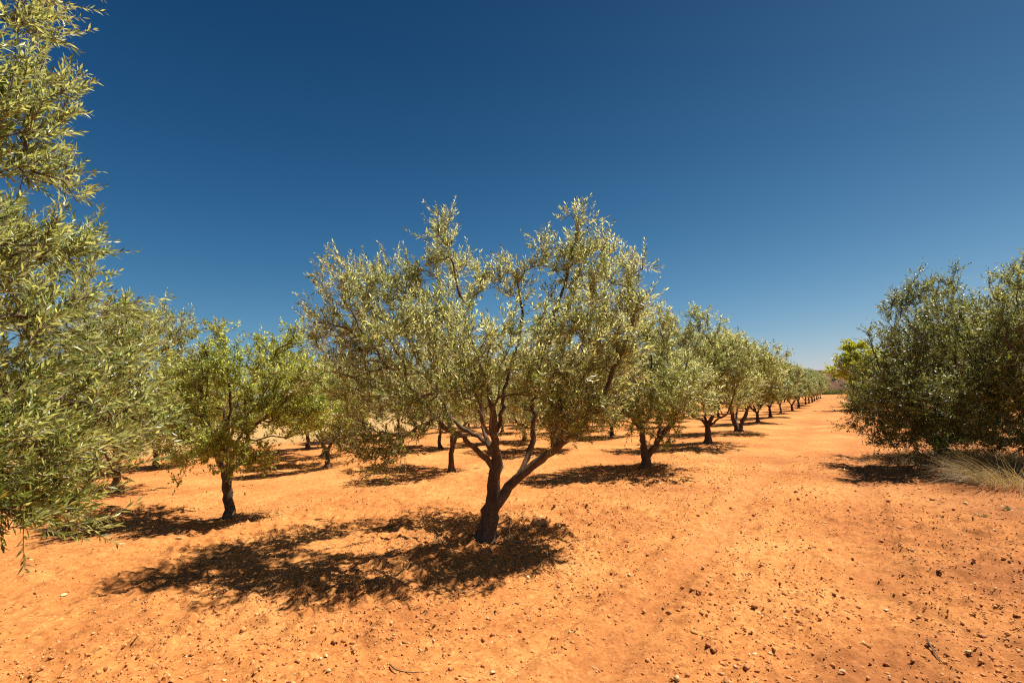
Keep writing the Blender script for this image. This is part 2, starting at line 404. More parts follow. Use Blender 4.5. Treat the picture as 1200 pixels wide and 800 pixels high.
def shoots(A, par, R, ch, cnt, centre, r, per=4, length=(0.12, 0.32), npair=9, leaf=(0.045, 0.075), wid=0.23,
           up=0.45, out=0.35, rnd=0.55, thin=0.012, droop=0.0, angle=48):
    idx = np.where((R < thin) & (par >= 0))[0]
    idx = np.repeat(idx, per); n = len(idx)
    t = r.random((n, 1)); b0 = A[idx] * (1 - t * 0.8) + A[par[idx]] * t * 0.8
    d0 = nrm(A[idx] - A[par[idx]])
    o = nrm(A[idx] - np.asarray(centre))
    d = nrm(0.55 * d0 + out * o + up * np.array([0, 0, 1.0]) * (0.6 + 0.8 * r.random((n, 1))) + rnd * r.normal(size=(n, 3)))
    L = r.uniform(*length, (n, 1)); 
    bend = nrm(r.normal(size=(n, 3))) * 0.18 + np.array([0, 0, -droop])
    K = npair * 2
    s = (np.repeat(np.arange(npair), 2) + 0.6) / npair
    s = s[None, :, None]
    base = b0[:, None] + d[:, None] * L[:, None] * s + bend[:, None] * L[:, None] * s * s
    dl = nrm(d[:, None] + 2 * bend[:, None] * s)
    ref = nrm(r.normal(size=(n, 1, 3))); e1 = nrm(np.cross(dl, ref)); e2 = np.cross(dl, e1)
    ang = np.repeat(np.arange(npair) * math.pi / 2, 2) + np.tile([0, math.pi], npair)
    ang = ang[None, :, None] + r.normal(0, 0.3, (n, K, 1))
    sd_ = np.cos(ang) * e1 + np.sin(ang) * e2
    th = np.radians(angle) * (1.15 - 0.5 * s) * (1 + r.normal(0, 0.18, (n, K, 1)))
    ld = nrm(dl * np.cos(th) + sd_ * np.sin(th) + r.normal(0, 0.10, (n, K, 3)))
    nn = nrm(np.cross(np.cross(ld, dl), ld) + r.normal(0, 0.25, (n, K, 3)))
    nn = nrm(nn - (nn * ld).sum(-1, keepdims=True) * ld)
    LL = r.uniform(*leaf, (n, K)) * (1 - 0.35 * np.abs(s[..., 0] - 0.45))
    keep = r.random((n, K)) < 0.88
    B, D, N_, Ls = base[keep], ld[keep], nn[keep], LL[keep]
    # stems: thin triangular prisms, bent once
    mid = b0 + d * L * 0.5 + bend * L * 0.25; end = b0 + d * L + bend * L
    a1 = nrm(np.cross(d, nrm(r.normal(size=(n, 3))))); a2 = np.cross(d, a1)
    w = 0.0022
    tri = [np.cos(q) * a1 + np.sin(q) * a2 for q in (0, 2.094, 4.189)]
    SV = np.stack([b0 + tri[0] * w, b0 + tri[1] * w, b0 + tri[2] * w, mid + tri[0] * w, mid + tri[1] * w, mid + tri[2] * w, end], 1).reshape(-1, 3)
    o7 = np.arange(n) * 7
    SQ = np.concatenate([np.stack([o7 + i, o7 + (i + 1) % 3, o7 + 3 + (i + 1) % 3, o7 + 3 + i], -1) for i in range(3)])
    ST = np.concatenate([np.stack([o7 + 3 + i, o7 + 3 + (i + 1) % 3, o7 + 6], -1) for i in range(3)])
    return B, D, N_, Ls, Ls * wid, SV, SQ, ST

def crown_mesh(name, B, D, N_, L, W_, SV, SQ, ST, thinp, leafmat, fold):
    V1, F1 = leaves_geo(B, D, N_, L, W_, fold)
    Vs = [V1]; Fs = [F1]; mi = [np.zeros(len(F1))]; sm = [np.zeros(len(F1))]; off = len(V1)
    if SV is not None:
        Vs.append(SV); Fs += [SQ + off, ST + off]; mi += [np.ones(len(SQ)), np.ones(len(ST))]; sm += [np.ones(len(SQ)), np.ones(len(ST))]; off += len(SV)
    if thinp:
        V3, Q3, T3 = tubes(thinp); Vs.append(V3); Fs += [Q3 + off, T3 + off]
        mi += [np.ones(len(Q3)), np.ones(len(T3))]; sm += [np.ones(len(Q3)), np.ones(len(T3))]
    # np_mesh wants faces grouped, order free
    return np_mesh(name, np.concatenate(Vs), Fs, [leafmat, M_TWIG], mi, smooth=sm)

def build_tree(name, base, limbs, clumps, npts, seed, leafmat=None, fold=False, per=4, thin_split=0.014, centre=None,
               stems=True, bf=0.35, r0=0.0036, shell=0.42, single=None, sides=16, **sh):
    """All coordinates world-space; the thing's origin sits at the trunk foot. Returns (root, leaf data)."""
    r = np.random.default_rng(seed); base = np.asarray(base, float)
    leafmat = leafmat or M_OLIVE
    A, par, R, ch, cnt, nl = grow_tree(limbs, clumps, npts, r, bf, r0, shell)
    paths = tree_paths(A, par, R, ch, cnt, nl)
    thick, thin = [], []
    for k, (p, q) in enumerate(paths):
        if q[0] >= thin_split:
            if k == 0: # root flare, foot sunk in the soil
                h = p[:, 2] - base[2]; q = q * (1 + 0.75 * np.exp(-np.clip(h, 0, 9) / 0.09))
                p = np.vstack([p[0] - [0, 0, 0.12], p]); q = np.r_[q[0] * 1.1, q]
            thick.append((p - base, q, sides if q[0] > 0.05 else (9 if q[0] > 0.025 else 6), 0.3 + k if q[0] > 0.022 else 0))
        elif len(p) > 1: thin.append((p - base, q, 3, 0))
    root = empty(name, base)
    V, Q, T = tubes(thick)
    tm = np_mesh('trunk', V, [Q, T], [M_BARK], smooth=True); link('trunk', tm, root)
    centre = np.asarray(centre if centre is not None else A[nl:].mean(0) - [0, 0, 0.6])
    B, D, N_, L, W_, SV, SQ, ST = shoots(A, par, R, ch, cnt, centre, r, per=per, **sh)
    ok = B[:, 2] > base[2] + 0.12
    if VOID is not None: ok &= ~(in_void(B) & (r.random(len(B)) < .75))
    B, D, N_, L, W_ = B[ok], D[ok], N_[ok], L[ok], W_[ok]
    B = B - base; SV = SV - base
    if single is not None:
        dist = ray_vis(B + base, single); sel = np.zeros(len(B), bool); sel[dist] = True
        me = bpy.data.meshes.new('leaf')
        v, f = leaves_geo(np.zeros((1, 3)), np.array([[1.0, 0, 0]]), np.array([[0, 0, 1.0]]), np.array([1.0]), np.array([0.23]), True)
        me = np_mesh('leaf', v, [f], [leafmat])
        for j in np.where(sel)[0]:
            o = bpy.data.objects.new('leaf', me); C.objects.link(o); o.parent = root
            x, z = D[j], N_[j]; y = np.cross(z, x); s = L[j]
            o.matrix_local = Matrix(((x[0] * s, y[0] * s, z[0] * s, B[j][0]), (x[1] * s, y[1] * s, z[1] * s, B[j][1]), (x[2] * s, y[2] * s, z[2] * s, B[j][2]), (0, 0, 0, 1)))
        B, D, N_, L, W_ = (q[~sel] for q in (B, D, N_, L, W_))
    if not stems: SV = None
    cm = crown_mesh('crown', B, D, N_, L, W_, SV, SQ, ST, thin, leafmat, fold)
    tag(link('crown', cm, root), kind='stuff')
    print(name, 'leaves', len(B), 'nodes', len(A), 'z', round(float(B[:, 2].max()), 2))
    return root
def ray_vis(B, n):
    """the n leaves nearest to the eye that stand in the frame"""
    v = B - CAM; z = v @ F; x = v @ RV / z * FPX + 600; y = 400 - v @ UV / z * FPX
    d = np.linalg.norm(v, axis=1); d[(z < 0.2) | (x < 4) | (x > 1196) | (y < 4) | (y > 796)] = 99
    return np.argsort(d)[:n]

def gbase(px, py):
    g = G(px, py); return np.array([g[0], g[1], float(gh(g[0], g[1], False))])

# ------------------------------------------------------------------ the central olive tree
base = gbase(568, 637); D0 = base[1]
print('central', base)
def Pl(*pts): return [P(x, y, D0 + dd) for x, y, dd in pts]
main_limbs = [
    (np.vstack([base, Pl((574, 606, 0), (579, 575, 0), (582, 545, 0), (580, 515, 0.0), (577, 480, 0), (570, 452, 0.02), (556, 415, 0.05), (543, 365, 0.1), (528, 300, 0.1))]),
     [0.115, 0.11, 0.095, 0.085, 0.07, 0.058, 0.045, 0.032, 0.02, 0.01], None),
    (Pl((577, 600, 0), (592, 578, -0.02), (612, 556, -0.05), (640, 533, -0.1), (664, 514, -0.15), (690, 492, -0.2), (712, 450, -0.2), (735, 395, -0.1), (748, 345, 0)),
     [0.075, 0.078, 0.068, 0.06, 0.053, 0.045, 0.034, 0.022, 0.01], 0),
    (Pl((606, 562, -0.03), (618, 535, 0.1), (626, 508, 0.25), (624, 478, 0.35), (630, 435, 0.45), (645, 385, 0.4), (662, 330, 0.3), (676, 270, 0.2)),
     [0.05, 0.05, 0.045, 0.04, 0.033, 0.025, 0.018, 0.008], 1),
    (Pl((580, 552, 0), (560, 528, -0.12), (536, 509, -0.3), (514, 493, -0.4), (494, 470, -0.45), (466, 440, -0.5), (430, 395, -0.5), (402, 350, -0.4)),
     [0.045, 0.042, 0.038, 0.034, 0.028, 0.022, 0.016, 0.008], 0),
    (Pl((579, 535, 0), (572, 520, 0.15), (552, 507, 0.4), (534, 495, 0.7), (515, 465, 0.9), (490, 420, 1.0), (470, 360, 0.9)),
     [0.04, 0.036, 0.03, 0.027, 0.022, 0.016, 0.008], 0),
    (Pl((579, 512, 0), (588, 485, 0.1), (590, 455, 0.15), (603, 420, 0.2), (610, 370, 0.2), (606, 320, 0.1)),
     [0.042, 0.04, 0.035, 0.027, 0.018, 0.008], 0),
    (Pl((581, 548, 0), (575, 524, 0.3), (566, 500, 0.8), (566, 460, 1.2), (575, 400, 1.4)), [0.05, 0.042, 0.033, 0.022, 0.01], 0),
    (Pl((583, 540, 0), (580, 520, -0.3), (568, 500, -0.65), (560, 470, -0.9), (550, 430, -1.0)), [0.042, 0.036, 0.03, 0.02, 0.01], 0),
    (Pl((648, 527, -0.1), (664, 500, 0.2), (676, 470, 0.6), (690, 430, 0.8), (700, 380, 0.8)), [0.04, 0.034, 0.027, 0.018, 0.008], 1),
]
main_limbs = [(a_, [r_ * (0.84 if k_ == 0 and i_ < 4 else 0.64) for i_, r_ in enumerate(q_)], p_) for k_, (a_, q_, p_) in enumerate(main_limbs)]
def blob(px, py, rpx, dd=0.0, w=1.0, ry=1.0, d0=None, rz=1.0):
    d = (d0 if d0 is not None else D0) + dd; c = P(px, py, d); s = rpx * d / FPX
    return (c, np.array([s, s * ry, s * rz]), w)
mc = [(410, 335, 42, -.2), (388, 390, 34, -.3), (418, 405, 52, .3), (398, 455, 40, -.5), (440, 460, 50, .5), (432, 520, 30, -.7), (462, 522, 26, -.7), (405, 520, 26, -.5), (450, 345, 42, .2),
      (482, 330, 38, .2), (518, 275, 26, .1), (520, 310, 34, .3), (470, 400, 52, -.7), (510, 370, 48, -.3), (480, 470, 42, -.9), (500, 420, 50, .9),
      (535, 420, 50, -1.0), (560, 345, 36, .3, .65), (585, 328, 27, .2, .75), (570, 395, 45, .9, .4), (545, 460, 40, 1.0), (600, 420, 50, 1.2, .45), (612, 345, 28, .2, .6),
      (640, 300, 28, .1), (676, 272, 26, .1), (690, 300, 34, .2), (660, 335, 36, .3, .7), (715, 320, 36, -.1), (742, 322, 30, .1), (745, 365, 36, .0), (715, 375, 46, .6),
      (680, 385, 46, -.5), (640, 400, 46, .8), (650, 440, 50, -.7), (700, 435, 48, .1), (738, 415, 38, -.2), (610, 465, 36, .9), (650, 480, 34, -.6), (690, 475, 34, -.2), (715, 460, 30, .5),
      (575, 440, 40, -.9, .7), (600, 390, 45, -.9, .3), (620, 440, 40, -1.1, .6), (560, 500, 16, 1.0, .5), (680, 508, 14, -.3, 1.2)]
mc += [(620, 492, 26, .4), (655, 497, 24, -.5), (590, 478, 30, 1.2, .8), (440, 540, 20, -.7), (470, 540, 18, -.5), (500, 500, 28, -.7), (535, 470, 30, -.9), (700, 480, 30, -.4), (725, 450, 34, .4), (560, 470, 30, -1.0, .7)]
mclumps = [blob(c[0] - (8 if c[0] > 690 else 0), c[1], c[2], c[3] * (0.95 if c[3] < 0 else 1.5), w=(c[4] if len(c) > 4 else 1.0), ry=1.22) for c in mc]
vg = G(432, 634); VOID = (vg[0] + .1, vg[1], .78, .48)  # crown emptied along the sun direction so its shadow gets a hole
t = build_tree('olive_tree', base, main_limbs, mclumps, 1650, 11, M_OLIVE, fold=False, per=3, shell=0.6, rnd=.48,
               length=(0.12, 0.34), npair=10, leaf=(0.045, 0.082), wid=0.25, up=.6, thin_split=0.012, sides=20)
tag(t, 'large central olive tree with forked trunk and open vase shaped crown', 'olive tree', 'olive trees of the nearest row')

VOID = None
# ------------------------------------------------------------------ generic olive tree
def generic(name, base, H, rad, seed, trunk_h=0.5, tr=0.09, lean=(0, 0), fork=3, low=0.75, npts=600, clump_r=0.42, nclump=16,
            limbs=None, offset=(0, 0), squash=1.0, top_gap=0.35, **kw):
    r = np.random.default_rng(seed + 500); base = np.asarray(base, float)
    top = base + [lean[0] * trunk_h, lean[1] * trunk_h, trunk_h]
    if limbs is None:
        limbs = [(np.array([base, base * 0.5 + top * 0.5 + [*r.normal(0, 0.02, 2), 0], top]), [tr, tr * 0.9, tr * 0.85], None)]
        a0 = r.random() * 6.28
        for k in range(fork):
            a = a0 + k * 6.283 / fork + r.normal(0, 0.3); e = np.array([math.cos(a), math.sin(a), 0])
            h = H - trunk_h
            pts = [top - [0, 0, 0.05], top + e * rad * 0.22 + [0, 0, h * 0.16], top + e * rad * 0.42 + [0, 0, h * 0.34], top + e * rad * 0.52 + [0, 0, h * 0.6], top + e * rad * 0.5 + [0, 0, h * 0.82]]
            pts = [pts[0]] + [p + r.normal(0, 0.06, 3) for p in pts[1:]]
            limbs.append((pts, [tr * 0.62, tr * 0.55, tr * 0.4, tr * 0.25, tr * 0.1], 0))
    cl = []
    c0 = base + [offset[0], offset[1], 0]
    zc = (H * 1.0 + low) / 2; hz = (H - low) / 2
    for k in range(nclump):
        d = nrm(r.normal(size=3)); u = 0.62 + 0.18 * r.random()
        c = c0 + [d[0] * rad * u, d[1] * rad * u, zc + d[2] * hz * u * squash]
        s = clump_r * rad * (0.75 + 0.5 * r.random())
        cl.append((c, np.array([s, s, s * 0.9]), 0.8 + 0.5 * r.random()))
    for k in range(4):                                   # upright leaders that break the outline
        a = r.random() * 6.28; q = rad * 0.5 * r.random() ** .5
        cl.append((c0 + [q * math.cos(a), q * math.sin(a), H - 0.25 + 0.15 * r.random()], np.array([.22, .22, .38]) * rad / 1.6, 0.9))
    return build_tree(name, base, limbs, cl, npts, seed, **kw)

def polylimbs(base, segs):
    """segs: list of ([(px,py,dd)...],[radii],parent) in photo pixels at the tree's distance"""
    d = base[1]; out = []
    for k, (pp, rr, pa) in enumerate(segs):
        pts = [P(x, y, d + dd) for x, y, dd in pp]
        if k == 0: pts[0] = np.asarray(base)
        out.append((pts, [q_ * .80 for q_ in rr], pa))
    return out
G1 = 'olive trees of the nearest row'; G2 = 'olive trees of the second row'; G3 = 'olive trees of the rows behind'
# second tree of the row: a stub trunk with a stem leaning right
b = gbase(756.5, 553)
L = polylimbs(b, [([(756.5, 553, 0), (756, 538, 0), (754, 520, 0), (751, 500, 0), (745, 470, 0.1), (738, 430, 0.2)], [.12, .11, .085, .07, .045, .02], None),
                  ([(759, 537, 0), (768, 522, -.05), (779, 506, -.1), (792, 487, -.1), (800, 455, 0), (806, 420, 0)], [.08, .075, .07, .055, .03, .012], 0),
                  ([(770, 521, 0), (774, 500, .3), (776, 470, .6), (772, 420, .7)], [.045, .04, .03, .012], 1),
                  ([(752, 505, 0), (740, 490, -.4), (722, 468, -.6), (712, 440, -.6)], [.04, .035, .025, .012], 0)])
t = generic('olive_tree', b, 3.35, 1.55, 21, limbs=L, low=0.6, npts=1000, per=3, leaf=(0.06, 0.10), wid=.28, npair=8, sides=12, offset=(0.05, 0))
tag(t, 'olive tree just right of the central one with stubby trunk and stem leaning right', 'olive tree', G1)
b = gbase(829.5, 523)
L = polylimbs(b, [([(829.5, 523, 0), (829.5, 511, 0), (829, 499, 0), (835, 487, 0), (842, 465, 0), (846, 430, 0)], [.12, .11, .10, .06, .04, .015], None),
                  ([(829, 500, 0), (823, 492, 0), (812, 487, -.1), (803, 470, -.1), (798, 440, 0)], [.07, .06, .05, .03, .012], 0),
                  ([(829, 499, 0), (826, 486, .2), (824, 465, .5), (822, 430, .5)], [.06, .05, .035, .012], 0),
                  ([(831, 499, 0), (841, 491, -.3), (853, 482, -.5), (862, 455, -.5)], [.05, .04, .03, .012], 0)])
t = generic('olive_tree', b, 4.15, 1.75, 33, limbs=L, low=0.7, npts=1000, per=3, leaf=(0.07, 0.11), wid=.28, npair=7, sides=12)
tag(t, 'tall olive tree third along the nearest row with single dark trunk forking widely', 'olive tree', G1)
b = gbase(865.5, 507.5)
L = polylimbs(b, [([(865.5, 507.5, 0), (863, 500, 0), (859, 490, 0), (857, 478, 0), (853, 460, 0), (850, 430, 0)], [.15, .12, .10, .08, .05, .02], None),
                  ([(867, 502, 0), (871, 492, 0), (876, 480, 0), (880, 460, 0), (884, 435, 0)], [.11, .10, .08, .05, .02], 0),
                  ([(862, 495, 0), (864, 480, .6), (866, 450, .9)], [.06, .05, .02], 0)])
t = generic('olive_tree', b, 3.9, 1.85, 45, limbs=L, low=0.7, npts=900, per=3, leaf=(0.08, 0.13), wid=.28, npair=6, sides=10, stems=False)
tag(t, 'bushy olive tree fourth along the nearest row with trunk split in two from the ground', 'olive tree', G1)

# left group
b = gbase(269.5, 607)
L = polylimbs(b, [([(269.5, 607, 0), (269, 590, 0), (267, 572, 0), (265, 556, 0), (256, 538, 0), (248, 515, 0), (240, 480, 0), (232, 440, 0)], [.075, .068, .066, .068, .04, .03, .02, .01], None),
                  ([(266, 558, 0), (276, 545, 0), (287, 528, .1), (292, 500, .2), (287, 478, .2), (296, 450, .2), (305, 415, .2)], [.045, .042, .035, .03, .026, .02, .01], 0),
                  ([(266, 556, 0), (268, 530, .3), (268, 495, .4), (270, 460, .4), (262, 410, .3), (256, 385, .2)], [.035, .03, .026, .02, .012, .006], 0),
                  ([(290, 505, .2), (310, 490, -.1), (335, 470, -.3), (350, 440, -.3)], [.025, .02, .015, .008], 1)])
lc = [(215, 470, 38, -.1), (240, 440, 34, .2), (255, 400, 22, .2), (258, 430, 24, .1), (225, 510, 36, 0), (200, 490, 34, .3), (285, 450, 26, .3, .6), (320, 420, 32, .2), (345, 405, 24, .1), (335, 450, 36, -.3),
      (360, 450, 32, 0), (310, 480, 34, -.4), (345, 490, 32, .2), (250, 530, 26, -.4), (290, 530, 26, -.5), (312, 540, 16, -.4), (262, 515, 22, -.5), (215, 535, 18, .2), (300, 440, 30, .9, .7), (230, 460, 34, .9, .7),
      (208, 440, 20, .1), (375, 480, 22, .1), (260, 475, 26, .9, .6), (205, 565, 7, -.2, 1)]
t = build_tree('olive_tree', b, L, [blob(*c[:4], w=(c[4] if len(c) > 4 else 1.), d0=b[1], ry=1.45) for c in lc], 1000, 51, M_GREEN, per=3, shell=.6,
               leaf=(0.045, 0.078), wid=0.40, npair=7, length=(.10, .28), sides=14, thin_split=0.010, angle=55)
tag(t, 'small bright green olive tree with slim straight dark trunk left of the central tree', 'olive tree', G2)
b = gbase(134, 577)
t = generic('olive_tree', b, 4.15, 1.65, 61, trunk_h=.7, tr=.07, low=0.9, npts=700, per=3, leaf=(0.055, 0.09), wid=.30, npair=8, offset=(0.25, 0), sides=12)
tag(t, 'olive tree whose short trunk and small shadow show behind the close branches', 'olive tree', G3)
b = gbase(529, 552)
L = polylimbs(b, [([(529, 552, 0), (529, 535, 0), (530, 520, 0), (530, 508, 0), (524, 485, 0), (518, 450, 0)], [.085, .078, .075, .07, .04, .02], None),
                  ([(531, 520, 0), (538, 508, 0), (548, 490, 0), (556, 460, 0)], [.05, .045, .035, .015], 0)])
t = generic('olive_tree', b, 3.2, 1.45, 71, limbs=L, low=0.85, npts=600, per=3, leaf=(0.065, 0.10), wid=.28, npair=7, sides=12)
tag(t, 'olive tree with slim dark trunk standing behind the left limb of the central tree', 'olive tree', G2)
b = gbase(383, 548)
t = generic('olive_tree', b, 2.75, 1.35, 81, trunk_h=.55, tr=.06, low=0.75, npts=600, per=3, leaf=(0.06, 0.10), wid=.38, npair=7, leafmat=M_GREEN, sides=10, fork=2)
tag(t, 'bright green olive tree with thin forked trunk between the small tree and central crown', 'olive tree', G3)

# the close tree at the left edge: its trunk stands outside the frame
b = np.array([-3.55, 1.25, float(gh(-3.55, 1.25, False))])
near_clumps = []
r_ = np.random.default_rng(5)
lims = [(np.array([b, b + [.03, .02, .4], b + [.0, .05, .75]]), [.14, .12, .11], None)]
for a, hh, q in ((0.1, 3.2, .55), (1.0, 3.0, .75), (2.4, 3.0, 1.0), (3.6, 3.1, 1.0), (5.0, 3.0, .6), (0.6, 2.0, .9)):
    e = np.array([math.cos(a), math.sin(a), 0]); top = b + [0, .05, .72]
    lims.append(([top, top + e * .35 * q + [0, 0, .35], top + e * .7 * q + [0, 0, .9], top + e * .95 * q + [0, 0, hh * .55], top + e * 1.0 * q + [0, 0, hh * .85]], [.07, .06, .045, .03, .012], 0))
nc = []
for px, py, rp, d in [(40, 40, 52, 2.6), (0, 120, 60, 2.5), (60, 110, 34, 2.9), (30, 200, 60, 2.7), (70, 215, 22, 3.1), (20, 300, 75, 2.6), (78, 300, 34, 2.9), (60, 380, 70, 2.5), (118, 372, 38, 3.1), (20, 450, 70, 2.3),
                      (110, 450, 62, 2.7), (165, 420, 36, 3.2), (160, 480, 38, 3.0), (60, 530, 62, 2.3), (130, 530, 40, 2.8), (175, 500, 20, 3.0), (20, 580, 45, 2.2), (70, 595, 32, 2.3), (95, 620, 14, 2.4), (-60, 300, 110, 2.3), (-70, 480, 100, 2.1),
                      (-60, 100, 110, 2.3), (-40, -80, 110, 2.6), (60, -40, 40, 2.8), (0, 600, 40, 2.1), (30, 520, 60, 2.6), (20, 470, 60, 3.0), (60, 570, 50, 2.7), (20, 380, 60, 3.0), (40, 630, 20, 2.3), (80, 470, 60, 3.0), (0, 300, 60, 3.1),(-40, 560, 60, 2.0)]:
    nc.append(blob(px, py, rp, d0=d, ry=1.1))
for k in range(12):
    a = 1.2 + k * 0.42; nc.append((b + [1.15 * math.cos(a), 1.15 * math.sin(a), 1.3 + 2.2 * r_.random()], np.array([.6, .6, .6]), .7))
t = build_tree('olive_tree', b, lims, nc, 1600, 91, M_OLIVE_NEAR, fold=False, per=3, leaf=(0.038, 0.062), wid=0.25, npair=11, length=(.12, .28), single=280,
               up=0.5, out=0.45, rnd=.45, angle=44, centre=b + [0, 0, 1.0], thin_split=.010, shell=.6)
tag(t, 'large olive tree filling the left edge with its long leafy branches close by', 'olive tree', G1)

# ------------------------------------------------------------------ right side: the dark bushes
GR = 'dark bushy trees right of the lane'
b = gbase(1105, 541)
dR = b[1]
rc = [(1085, 345, 32, 0), (1062, 360, 26, 0), (1110, 335, 24, .2), (1125, 365, 30, .3), (1090, 385, 42, -.6), (1045, 405, 32, .2), (1060, 440, 42, -.5), (1025, 445, 30, .3), (1100, 440, 50, -.9), (1020, 485, 28, 0), (1010, 465, 22, .5),
      (1050, 490, 40, -.5), (1090, 490, 42, -.9), (1130, 420, 44, .4), (1135, 480, 44, -.4), (1035, 510, 18, -.2), (1070, 515, 24, -.5), (1110, 515, 26, -.7), (1140, 512, 30, -.5), (1085, 430, 50, 1.2), (1050, 460, 46, 1.3), (1110, 380, 40, 1.0), (1000, 500, 10, .2), (1160, 400, 40, .8), (1045, 470, 32, -1.3), (1062, 400, 32, -1.1), (1042, 500, 22, -1.2), (1095, 538, 18, -.5), (1125, 540, 18, -.6), (1070, 470, 40, -1.5), (1110, 480, 40, -1.6), (1040, 522, 16, -.3), (1075, 530, 18, -.5), (1110, 533, 18, -.6), (1145, 530, 22, -.6), (1070, 500, 40, .8), (1120, 500, 40, .8), (1005, 480, 16, 0)]
lims = [(np.array([b, b + [0, 0, .25], b + [.05, .1, .45]]), [.13, .12, .11], None)]
for a, q in ((0.2, .8), (1.3, .9), (2.6, 1.0), (3.6, 1.1), (4.9, .9), (2.0, .4)):
    e = np.array([math.cos(a), math.sin(a), 0]); lims.append(([b + [0, 0, .3], b + e * .4 * q + [0, 0, .7], b + e * .8 * q + [0, 0, 1.6], b + e * 1.0 * q + [0, 0, 2.6]], [.06, .05, .035, .012], 0))
RS = dict(leafmat=M_DARK, per=4, leaf=(0.045, 0.08), wid=.36, npair=9, length=(.14, .42), up=.35, angle=50, shell=.6)
t = build_tree('bushy_tree', b, lims, [blob(*c[:4], w=(c[4] if len(c) > 4 else 1.), d0=dR) for c in rc], 1150, 101, **RS)
tag(t, 'dense dark bushy tree right of the lane casting the broad dark shadow', 'tree', GR)
b = gbase(1235, 553); dR = b[1]
rc = [(1190, 330, 26, 0), (1165, 350, 18, .3), (1215, 325, 34, .2), (1185, 375, 38, -.4), (1165, 420, 34, -.3), (1210, 410, 48, -.8), (1180, 460, 40, -.8), (1160, 455, 26, -.3), (1230, 460, 50, -1), (1170, 500, 26, -.6), (1215, 500, 36, -.9),
      (1260, 360, 50, 0), (1280, 440, 60, 0), (1290, 500, 40, 0), (1220, 380, 50, 1.0), (1250, 480, 50, 1.0), (1170, 395, 30, .6), (1240, 330, 30, .1), (1170, 525, 22, -.6), (1200, 530, 24, -.7), (1180, 440, 34, -1.1), (1150, 490, 30, .8)]
lims = [(np.array([b, b + [0, 0, .25], b + [.05, .1, .45]]), [.13, .12, .11], None)]
for a, q in ((0.2, .8), (1.3, .9), (2.6, 1.0), (3.6, 1.1), (4.9, .9), (2.0, .4)):
    e = np.array([math.cos(a), math.sin(a), 0]); lims.append(([b + [0, 0, .3], b + e * .4 * q + [0, 0, .7], b + e * .8 * q + [0, 0, 1.6], b + e * 1.0 * q + [0, 0, 2.6]], [.06, .05, .035, .012], 0))
t = build_tree('bushy_tree', b, lims, [blob(c[0], c[1], c[2], c[3] * (.4 if c[3] < 0 else 1), w=(c[4] if len(c) > 4 else 1.), d0=dR) for c in rc], 1000, 111, **{**RS, 'leafmat': M_DARK2})
tag(t, 'dense bushy tree cut by the right edge above the dry grass', 'tree', GR)

# ------------------------------------------------------------------ far trees: a few kinds, copied
def proto(seed, H, rad, leafmat=None, npts=420, **kw):
    return generic('olive_tree', (0, 0, 0), H, rad, seed, npts=npts, per=3, leaf=(0.11, 0.17), wid=.30, npair=6, sides=8, stems=False, tr=.08, leafmat=leafmat or M_FAR, length=(.15, .4), **kw)
M_FAR = leaf_material('olive_leaf_far', (0.135, 0.155, 0.048), (0.36, 0.375, 0.21), 0.6, 0.33)
protos = [proto(201, 3.6, 1.75, low=.9, trunk_h=.6), proto(211, 3.9, 1.8, low=.95, trunk_h=.5), proto(221, 3.3, 1.6, low=.85, trunk_h=.6, fork=2), proto(231, 3.7, 1.7, M_OLIVE, low=.9, trunk_h=.45)]
pused = [False] * 4
def place(k, x, y, rot, s, label, group, name='olive_tree'):
    src = protos[k]
    if not pused[k]: o = src; pused[k] = True
    else:
        o = src.copy(); C.objects.link(o)
        for c in list(src.children):
            q = c.copy(); C.objects.link(q); q.parent = o
    o.location = (x, y, float(gh(x, y, False)) * max(0, min(1, 1.6 - math.hypot(x, y) / 150))); o.rotation_euler = (0, 0, rot); o.scale = (s, s, s * rr.uniform(.88, 1.12))
    tag(o, label, 'olive tree', group); return o
rr = random.Random(4)
words_ = {4: 'fifth', 5: 'sixth', 6: 'seventh', 7: 'eighth', 8: 'ninth'}
p3 = [G(888, 496), G(903, 490), G(915, 485)]
for n in range(4, 18):
    if n - 4 < 3: x, y = p3[n - 4]
    else:
        q = ORG + U * 5.75 * n; x, y = q[0] + rr.uniform(-.3, .3), q[1] + rr.uniform(-.3, .3)
    lab = f'{words_[n]} olive tree along the nearest row beside the lane' if n in words_ else 'one of the tiny far olive trees where the nearest row ends'
    place(rr.randrange(4), x, y, rr.uniform(0, 6.28), rr.choice([.78, .9, .95, 1.0, 1.12]), lab, G1 if n in words_ else 'farthest olive trees of the nearest row')
